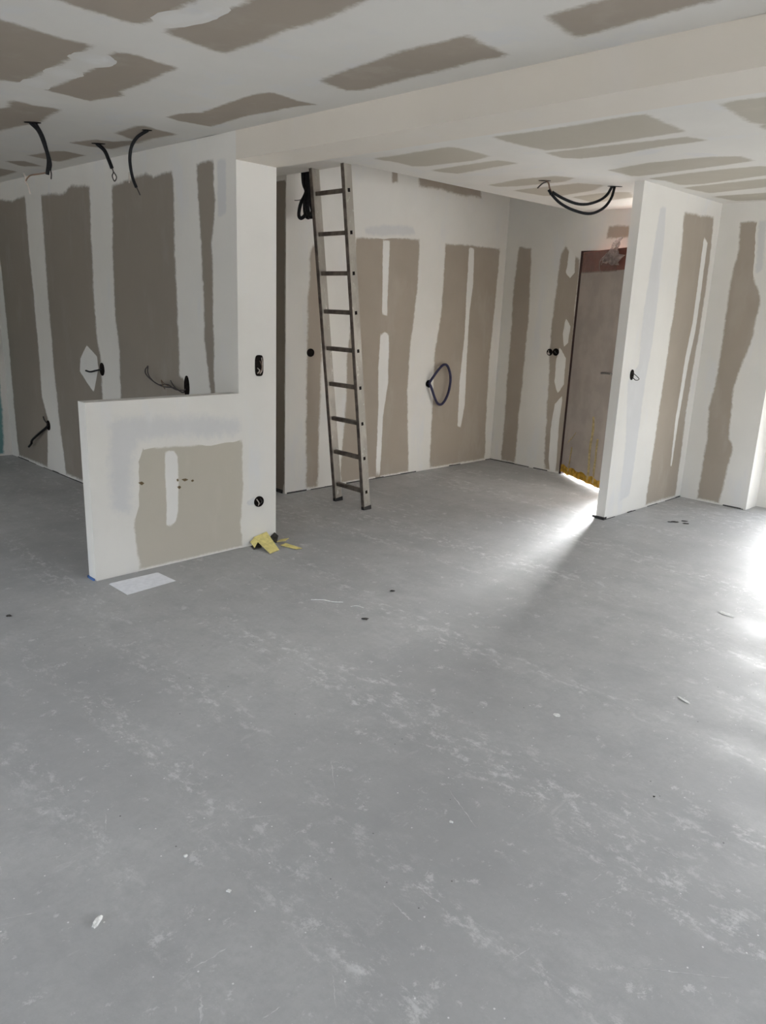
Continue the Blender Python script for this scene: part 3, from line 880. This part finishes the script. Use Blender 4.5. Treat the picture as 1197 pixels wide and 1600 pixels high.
e = cable('ceiling_cable', 'short black conduit stub with a twisted wire eye, hanging from the ceiling', 'cable', b_, [
    ('conduit', [(-5.014, 2.457, 2.499), (-4.98, 2.489, 2.46), (-4.962, 2.506, 2.405), (-4.949, 2.519, 2.356)], .0125, 'black'),
    ('wire', [(-4.949, 2.519, 2.36), (-4.944, 2.524, 2.333), (-4.949, 2.518, 2.31), (-4.94, 2.527, 2.28), (-4.93, 2.537, 2.304), (-4.941, 2.526, 2.334)], .0038, 'wire_dark')])
ceiling_cut(e, -5.006, 2.464, .045, .02, VA, b_)
b_ = (-4.366, 2.447, 2.5)
e = cable('ceiling_cable', 'thin curved black conduit hanging nearest the pier, tapering to a bare wire', 'cable', b_, [
    ('conduit', [(-4.36, 2.453, 2.499), (-4.405, 2.41, 2.461), (-4.431, 2.385, 2.412), (-4.441, 2.375, 2.353), (-4.44, 2.376, 2.294), (-4.431, 2.384, 2.232), (-4.419, 2.396, 2.187)], .0095, 'black'),
    ('wire', [(-4.422, 2.394, 2.197), (-4.412, 2.403, 2.17), (-4.404, 2.41, 2.145)], .004, 'wire_dark'),
    ('wire', [(-4.447, 2.369, 2.27), (-4.449, 2.367, 2.21)], .003, 'wire_pale')])
ceiling_cut(e, -4.364, 2.449, .03, .018, VA, b_)
b_ = (-3.482, 4.943, 2.5)
e = cable('ceiling_cable', 'two black conduits looping between two holes in the hall ceiling', 'cable', b_, [
    ('conduit', [(-3.446, 5.0, 2.426), (-3.398, 5.077, 2.388), (-3.342, 5.166, 2.36), (-3.296, 5.241, 2.361), (-3.249, 5.319, 2.39), (-3.217, 5.373, 2.434), (-3.199, 5.407, 2.499)], .0105, 'black'),
    ('conduit', [(-3.447, 4.997, 2.409), (-3.409, 5.057, 2.356), (-3.352, 5.148, 2.314), (-3.28, 5.264, 2.296), (-3.226, 5.354, 2.339), (-3.197, 5.406, 2.414), (-3.188, 5.424, 2.499)], .0105, 'black'),
    ('wire', [(-3.477, 4.951, 2.499), (-3.465, 4.97, 2.485), (-3.458, 4.981, 2.451), (-3.446, 4.999, 2.418)], .006, 'wire_brown'),
    ('wire', [(-3.470, 4.963, 2.495), (-3.486, 4.936, 2.482), (-3.498, 4.915, 2.463), (-3.507, 4.899, 2.444)], .005, 'wire_dark'),
    ('wire_joint', [(-3.462, 4.976, 2.44), (-3.455, 4.987, 2.425), (-3.449, 4.995, 2.408)], .011, 'black')], BACK)
ceiling_cut(e, -3.482, 4.943, .045, .018, VA, b_)
ceiling_cut(e, -3.187, 5.426, .055, .016, VA, b_)
b_ = (-4.728, 3.83, 2.5)
cable('cable_bundle', 'bundle of black conduits tied in loops beside the ladder top', 'cable', b_, [
    ('conduit', [(-4.81, 3.747, 2.59), (-4.802, 3.755, 2.437), (-4.788, 3.769, 2.371), (-4.814, 3.742, 2.289), (-4.824, 3.732, 2.212), (-4.814, 3.743, 2.186), (-4.794, 3.763, 2.205), (-4.78, 3.777, 2.26), (-4.768, 3.789, 2.372), (-4.764, 3.794, 2.593)], .0135, 'black'),
    ('conduit', [(-4.81, 3.789, 2.596), (-4.798, 3.801, 2.376), (-4.784, 3.816, 2.287), (-4.777, 3.823, 2.233), (-4.797, 3.803, 2.195), (-4.814, 3.785, 2.222), (-4.818, 3.781, 2.307), (-4.809, 3.791, 2.375), (-4.817, 3.782, 2.596)], .0135, 'black'),
    ('conduit', [(-4.727, 3.789, 2.588), (-4.728, 3.787, 2.413), (-4.72, 3.795, 2.303), (-4.723, 3.793, 2.213), (-4.743, 3.772, 2.198), (-4.757, 3.758, 2.278), (-4.751, 3.764, 2.376), (-4.753, 3.762, 2.587)], .0135, 'black'),
    ('conduit', [(p[0] + .02, p[1] + .015, p[2] + .012) for p in [(-4.81, 3.789, 2.596), (-4.798, 3.801, 2.376), (-4.784, 3.816, 2.287), (-4.777, 3.823, 2.233), (-4.797, 3.803, 2.195), (-4.814, 3.785, 2.222), (-4.818, 3.781, 2.307), (-4.809, 3.791, 2.375), (-4.817, 3.782, 2.596)]], .0135, 'black'),
    ('conduit', [(p[0] - .012, p[1] - .004, p[2] + .02) for p in [(-4.727, 3.789, 2.588), (-4.728, 3.787, 2.413), (-4.72, 3.795, 2.303), (-4.723, 3.793, 2.213), (-4.743, 3.772, 2.198), (-4.757, 3.758, 2.278), (-4.751, 3.764, 2.376), (-4.753, 3.762, 2.587)]], .0135, 'black'),
    ('cable_tie', [(-4.799, 3.73, 2.313), (-4.816, 3.713, 2.308), (-4.832, 3.696, 2.307)], .003, 'wire_dark')], BACK)



# ------------------------------------------------------------------ electrical boxes and wall cables
def wall_box(name, label, cat, pl, uv, a, b, parts=(), rim=.006, n=20, square=0.0):
    """open back box: raised rim, near-black face painting the dark inside, wires"""
    ax, val, sg, frame = PLANE[pl]
    base = (val, uv[0], uv[1]) if ax == 0 else (uv[0], val, uv[1])
    e = empty(name, base, frame)
    tag(e, label, cat)

    def to3(u, v, h):
        return Vector((sg * h, u, v)) if ax == 0 else Vector((u, sg * h, v))
    prof = []
    for k in range(n):
        t = 2 * math.pi * k / n
        c, s = math.cos(t), math.sin(t)
        if square:
            pw = 1 - square
            c = math.copysign(abs(c) ** pw, c)
            s = math.copysign(abs(s) ** pw, s)
        prof.append((c * a, s * b))
    bm = bmesh.new()
    rings = []
    for (k, h) in ((1.0, .0005), (1.0, rim), (.82, rim), (.74, .0032)):
        rings.append([bm.verts.new(to3(p[0] * k, p[1] * k, h)) for p in prof])
    for A, B in zip(rings, rings[1:]):
        for k in range(n):
            bm.faces.new((A[k], A[(k + 1) % n], B[(k + 1) % n], B[k]))
    bm.faces.new(rings[-1])
    bmesh.ops.recalc_face_normals(bm, faces=bm.faces)
    link('box_cup', mesh(bm), 'hole', e)
    for pn, pts, r, mat in parts:
        if pts and len(pts[0]) == 3 and pts[0][0] == 'w':
            q = [to3(*p) for p in pts[1:]]
        else:
            q = [Vector(p) - Vector(base) for p in pts]
        tube(pn, q, r, mat, e, seg=6)
    return e


W_ = ('w', 0, 0)
wall_box('switch_box', 'tall double switch box with wire ends in the white pier', 'electrical box', 'HW', (2.912, 1.176), .031, .066, [
    ('wire', [W_, (-.012, -.015, .002), (-.006, -.03, .016), (-.014, -.048, .004)], .003, 'wire_pale'),
    ('wire', [W_, (.004, .03, .004), (.012, .0, .014), (.006, -.03, .016), (-.006, -.05, .004)], .003, 'wire_brown'),
    ('wire', [W_, (.018, .05, .004), (.02, .01, .010), (.016, -.03, .010), (.004, -.052, .006)], .0028, 'wire_pale')], square=.45)
wall_box('socket_box', 'round socket box low on the pier above the yellow card', 'electrical box', 'HW', (2.906, .293), .038, .036, [
    ('wire', [W_, (-.02, .02, .002), (-.008, -.005, .014), (-.006, -.028, .004)], .003, 'wire_pale'),
    ('wire', [W_, (.01, .02, .003), (.016, .0, .014), (.0, -.02, .005)], .003, 'wire_dark')])
wall_box('junction_hole', 'black socket hole with a short wire beside the white diamond patch', 'electrical box', 'WL', (-5.738, 1.009), .036, .05, [
    ('wire', [(-5.738, 2.752, 1.009), (-5.785, 2.726, 0.996), (-5.844, 2.706, 0.982), (-5.9, 2.696, 0.987)], .007, 'black')])
wall_box('junction_hole', 'torn box opening with long tangled wires just above the half wall', 'electrical box', 'WL', (-4.512, .992), .03, .075, [
    ('wire', [(-4.525, 2.752, 0.976), (-4.542, 2.736, 0.953), (-4.596, 2.706, 0.98), (-4.738, 2.706, 0.974), (-4.866, 2.706, 0.997), (-4.961, 2.706, 1.034), (-4.976, 2.706, 1.068), (-4.937, 2.706, 1.098)], .0045, 'wire_dark'),
    ('wire', [(-4.937, 2.706, 1.098), (-4.932, 2.701, 1.05), (-4.882, 2.701, 1.009), (-4.78, 2.696, 0.984), (-4.661, 2.696, 0.995), (-4.589, 2.716, 0.967), (-4.533, 2.75, 0.967)], .004, 'wire_dark'),
    ('wire', [(-4.66, 2.70, 0.985), (-4.70, 2.69, 1.0), (-4.735, 2.69, 1.02), (-4.715, 2.69, 0.985), (-4.69, 2.69, .962)], .003, 'wire_brown'),
    ('wire', [(-4.575, 2.72, .965), (-4.60, 2.70, 1.0), (-4.612, 2.69, 1.03)], .0035, 'wire_dark')])
wall_box('junction_hole', 'small hole low on the left wall with a drooping black cable', 'electrical box', 'WL', (-6.848, .42), .035, .045, [
    ('wire', [(-6.852, 2.752, 0.417), (-6.899, 2.726, 0.373), (-7.018, 2.706, 0.305), (-7.132, 2.706, 0.246), (-7.154, 2.706, 0.213), (-7.221, 2.706, 0.173)], .011, 'black'),
    ('wire', [(-6.86, 2.752, .43), (-6.875, 2.73, .47), (-6.868, 2.72, .50)], .006, 'wire_dark')])
wall_box('socket_box', 'round dark box hole left of the ladder', 'electrical box', 'WM', (4.012, 1.175), .038, .034)
wall_box('socket_box', 'black box nearer the front door of the twin boxes', 'electrical box', 'WD', (-4.300, 1.202), .036, .036, [
    ('wire', [W_, (-.01, .01, .003), (.0, .0, .02), (.012, -.014, .004)], .003, 'wire_dark')])
wall_box('socket_box', 'half filled box touching the black one by the front door', 'electrical box', 'WD', (-4.372, 1.196), .034, .034, [
    ('wire', [W_, (-.014, .016, .003), (-.004, -.002, .016), (.004, -.02, .006)], .005, 'wire_pale'),
    ('wire', [W_, (-.02, -.004, .003), (-.012, -.014, .012), (.0, -.024, .006)], .005, 'wire_pale')])
wall_box('socket_box', 'black box with looped wires on the white partition', 'electrical box', 'PT', (5.466, 1.136), .026, .04, [
    ('wire', [(-2.887, 5.462, 1.153), (-2.849, 5.451, 1.138), (-2.829, 5.478, 1.108), (-2.839, 5.445, 1.100), (-2.887, 5.469, 1.124)], .003, 'wire_dark')])
# loop of conduit on the stair wall
loop = empty('conduit_loop', (XM, 5.471, .861), BACK)
tag(loop, 'dark blue conduit loop sticking out of the stair wall', 'cable')
LP = [(0.012, 0, 0), (.05, .012, .06), (.06, .075, .135), (.06, .15, .185), (.06, .21, .172), (.06, .255, .10), (.06, .268, .02), (.06, .25, -.08), (.06, .205, -.16), (.06, .15, -.20),
      (.06, .095, -.185), (.06, .05, -.13), (.055, .015, -.06), (.04, -.002, -.01), (.008, .0, .012)]
tube('conduit', LP, .013, 'blue', loop)
tube('conduit_end', [(.002, 0, .03), (.02, .003, .01), (.03, .0, -.03)], .017, 'black', loop)
pm = bmesh.new()
add_tube(pm, [Vector((.001, .002, .002)), Vector((.004, .002, .002))], .03, 16)
link('wall_hole', mesh(pm), 'hole', loop)

# ------------------------------------------------------------------ scratches scored in the screed
SCRATCHES = [(-1.238, 0.748, -1.173, 0.704, 0.008), (-1.078, 1.012, -0.992, 0.947, 0.003), (-1.310, 0.768, -1.304, 0.864, 0.006), (-0.570, 1.555, -0.358, 1.726, 0.003), (-0.721, 2.034, -0.652, 2.023, 0.004), (-0.762, 1.647, -0.708, 1.763, 0.002), (-0.788, 1.745, -0.785, 1.796, 0.003), (-0.790, 1.355, -0.780, 1.420, 0.003), (-1.742, 1.602, -1.603, 1.495, 0.004), (-1.989, 0.883, -1.916, 0.847, 0.004), (-1.685, 1.184, -1.628, 1.265, 0.003), (-1.777, 0.495, -1.736, 0.576, 0.003), (-1.088, 0.811, -1.084, 0.862, 0.003), (-1.345, 1.777, -1.153, 1.685, 0.004), (-1.135, 1.367, -1.030, 1.368, 0.006), (-1.127, 1.273, -1.043, 1.265, 0.007)]
for i, (x0, y0, x1, y1, w) in enumerate(SCRATCHES):
    rnd = random.Random(i + 50)
    a, b = Vector((x0, y0)), Vector((x1, y1))
    d = (b - a).normalized()
    nrm = Vector((-d.y, d.x))
    k = 14
    lft, rgt = [], []
    for j in range(k + 1):
        c = a.lerp(b, j / k) + nrm * rnd.uniform(-.4, .4) * w
        hw = w * .5 * rnd.uniform(.35, 1.0) * min(1, 4 * j / k + .15, 4 * (k - j) / k + .15)
        lft.append(c + nrm * hw)
        rgt.append(c - nrm * hw)
    prism('scratch', [(p.x, p.y, .0001) for p in rgt + lft[::-1]], .0003, 'scuff', floor)

# ------------------------------------------------------------------ things on the floor
pp = empty('paper_sheet', (-3.735, 1.96, 0))
tag(pp, 'white paper sheet lying on the floor at the foot of the half wall', 'paper')
prism('page', [(-.103, -.151, .0012), (.112, -.152, .0012), (.087, .159, .0012), (-.100, .152, .0012)], .0008, 'paper', pp)
prism('page', [(-.112, -.140, .0003), (.100, -.149, .0003), (.087, .150, .0003), (-.106, .148, .0003)], .0008, 'paper', pp)

# yellow packing card leaning on the pier foot
yc = empty('yellow_card', (-3.80, 2.93, 0))
tag(yc, 'folded pale yellow card leaning against the foot of the pier', 'card')


def card(name, quad, mat, parent, t=.003):
    bm = bmesh.new()
    bm.faces.new([bm.verts.new(p) for p in quad])
    o = link(name, mesh(bm), mat, parent)
    s = o.modifiers.new('thick', 'SOLIDIFY')
    s.thickness = t
    s.offset = 0
    return o


card('card_face', [(-.113, -.075, .055), (.100, -.100, .004), (.078, -.008, .004), (-.113, .035, .075)], 'yellow', yc)
card('card_flap', [(-.112, -.10, .03), (-.110, -.06, .058), (-.05, -.086, .042), (-.045, -.115, .008)], 'yellow', yc)
ys = empty('yellow_strip', (-3.72, 3.03, 0))
tag(ys, 'narrow yellow offcut lying behind the leaning card', 'offcut')
card('strip_lower', [(-.07, -.045, .006), (.055, -.012, .004), (.065, .03, .004), (-.07, .0, .012)], 'yellow', ys)
card('strip_upper', [(-.13, -.03, .012), (-.055, -.015, .035), (-.075, .03, .040), (-.15, .02, .015)], 'yellow', ys)
card('dark_scrap', [(-.10, -.105, .003), (-.035, -.13, .003), (-.025, -.07, .010), (-.10, -.04, .025)], 'gap_and_scrap', yc)  # loose dark scrap by the card, parented to it
card('dark_scrap', [(-.21, -.05, .01), (-.13, -.03, .004), (-.15, .0, .045), (-.19, .0, .06)], 'gap_and_scrap', ys)  # loose dark scrap by the strip, parented to it


def chip(name, label, loc, size, mat, seed, cat='debris', flat=.35, elong=1.0, ang=0.0):
    rnd = random.Random(seed)
    bm = bmesh.new()
    bmesh.ops.create_icosphere(bm, subdivisions=2, radius=1)
    for v in bm.verts:
        k = 1 + rnd.uniform(-.38, .34)
        v.co = Vector((v.co.x * elong * k, v.co.y / max(1, elong * .7) * k, max(-.35, v.co.z * flat * k)))
        v.co *= size
    zmin = min(v.co.z for v in bm.verts)
    for v in bm.verts:
        v.co.z -= zmin
    o = link(name, mesh(bm, name), mat, None, Matrix.Translation((*loc, 0.0)) @ Matrix.Rotation(ang, 4, 'Z'))
    return tag(o, label, cat)


chip('plaster_chip', 'long white plaster crumb in the left foreground', (-1.598, .667), .010, 'chip', 1, elong=1.9, flat=.75, ang=2.1)
chip('plaster_chip', 'flat white plaster flake right of centre on the floor', (-1.057, 2.993), .014, 'chip', 2, flat=.12, elong=2.4, ang=-.35)
chip('plaster_chip', 'round white plaster dot on the open floor', (-1.354, 2.473), .013, 'chip', 3, flat=.12)
chip('plaster_chip', 'tiny white crumb in the middle foreground', (-1.227, 1.649), .006, 'chip', 4, flat=.5)
chip('plaster_chip', 'pale flake on the brightly lit floor at right', (-1.303, 4.13), .026, 'chip', 5, flat=.06, elong=1.8, ang=-.3)
chip('plaster_chip', 'small white crumb pair member by the left foreground specks', (-1.658, .963), .006, 'chip', 6, flat=.5)
chip('plaster_chip', 'white crumb beside a dark speck at lower centre', (-1.459, .976), .007, 'chip', 7, flat=.5)
chip('dark_crumb', 'larger dark crumb on the floor in front of the pier', (-2.55, 2.56), .011, 'soot', 8, flat=.35, elong=1.6, ang=.7)
chip('dark_crumb', 'smaller dark crumb right of the larger one', (-2.735, 2.96), .010, 'soot', 9, flat=.3, elong=1.5, ang=.5)
chip('dark_crumb', 'dark crumb at the left edge of the floor', (-3.733, 1.234), .011, 'soot', 10, flat=.3, elong=1.3)
chip('dark_crumb', 'dark speck in the right foreground', (-.843, 2.258), .004, 'soot', 11, flat=.4)
for i, (x, y) in enumerate(((-2.33, 5.80), (-2.25, 5.83), (-2.29, 5.89), (-2.36, 5.77))):
    rr = chip('dark_crumb', ('largest dark crumb of the four before the recess', 'dark crumb nearest the recess corner of the four', 'rearmost dark crumb of the four before the recess',
                             'foremost dark crumb of the four before the recess')[i], (x, y), .016 - i * .002, 'soot', 20 + i, flat=.25, elong=1.8, ang=.6)
    rr['group'] = 'crumbs before the recess'
tw = tube('wood_splinter', [(-2.93, 2.52, .003), (-2.88, 2.565, .006), (-2.83, 2.59, .004), (-2.79, 2.63, .003)], .0025, 'chip', None)
tag(tw, 'thin pale splinter on the floor right of the yellow card', 'debris')
tw = tube('wood_splinter', [(-2.72, 2.62, .003), (-2.70, 2.65, .005), (-2.66, 2.66, .003)], .002, 'chip', None)
tag(tw, 'short pale splinter lying left of the larger dark crumb', 'debris')
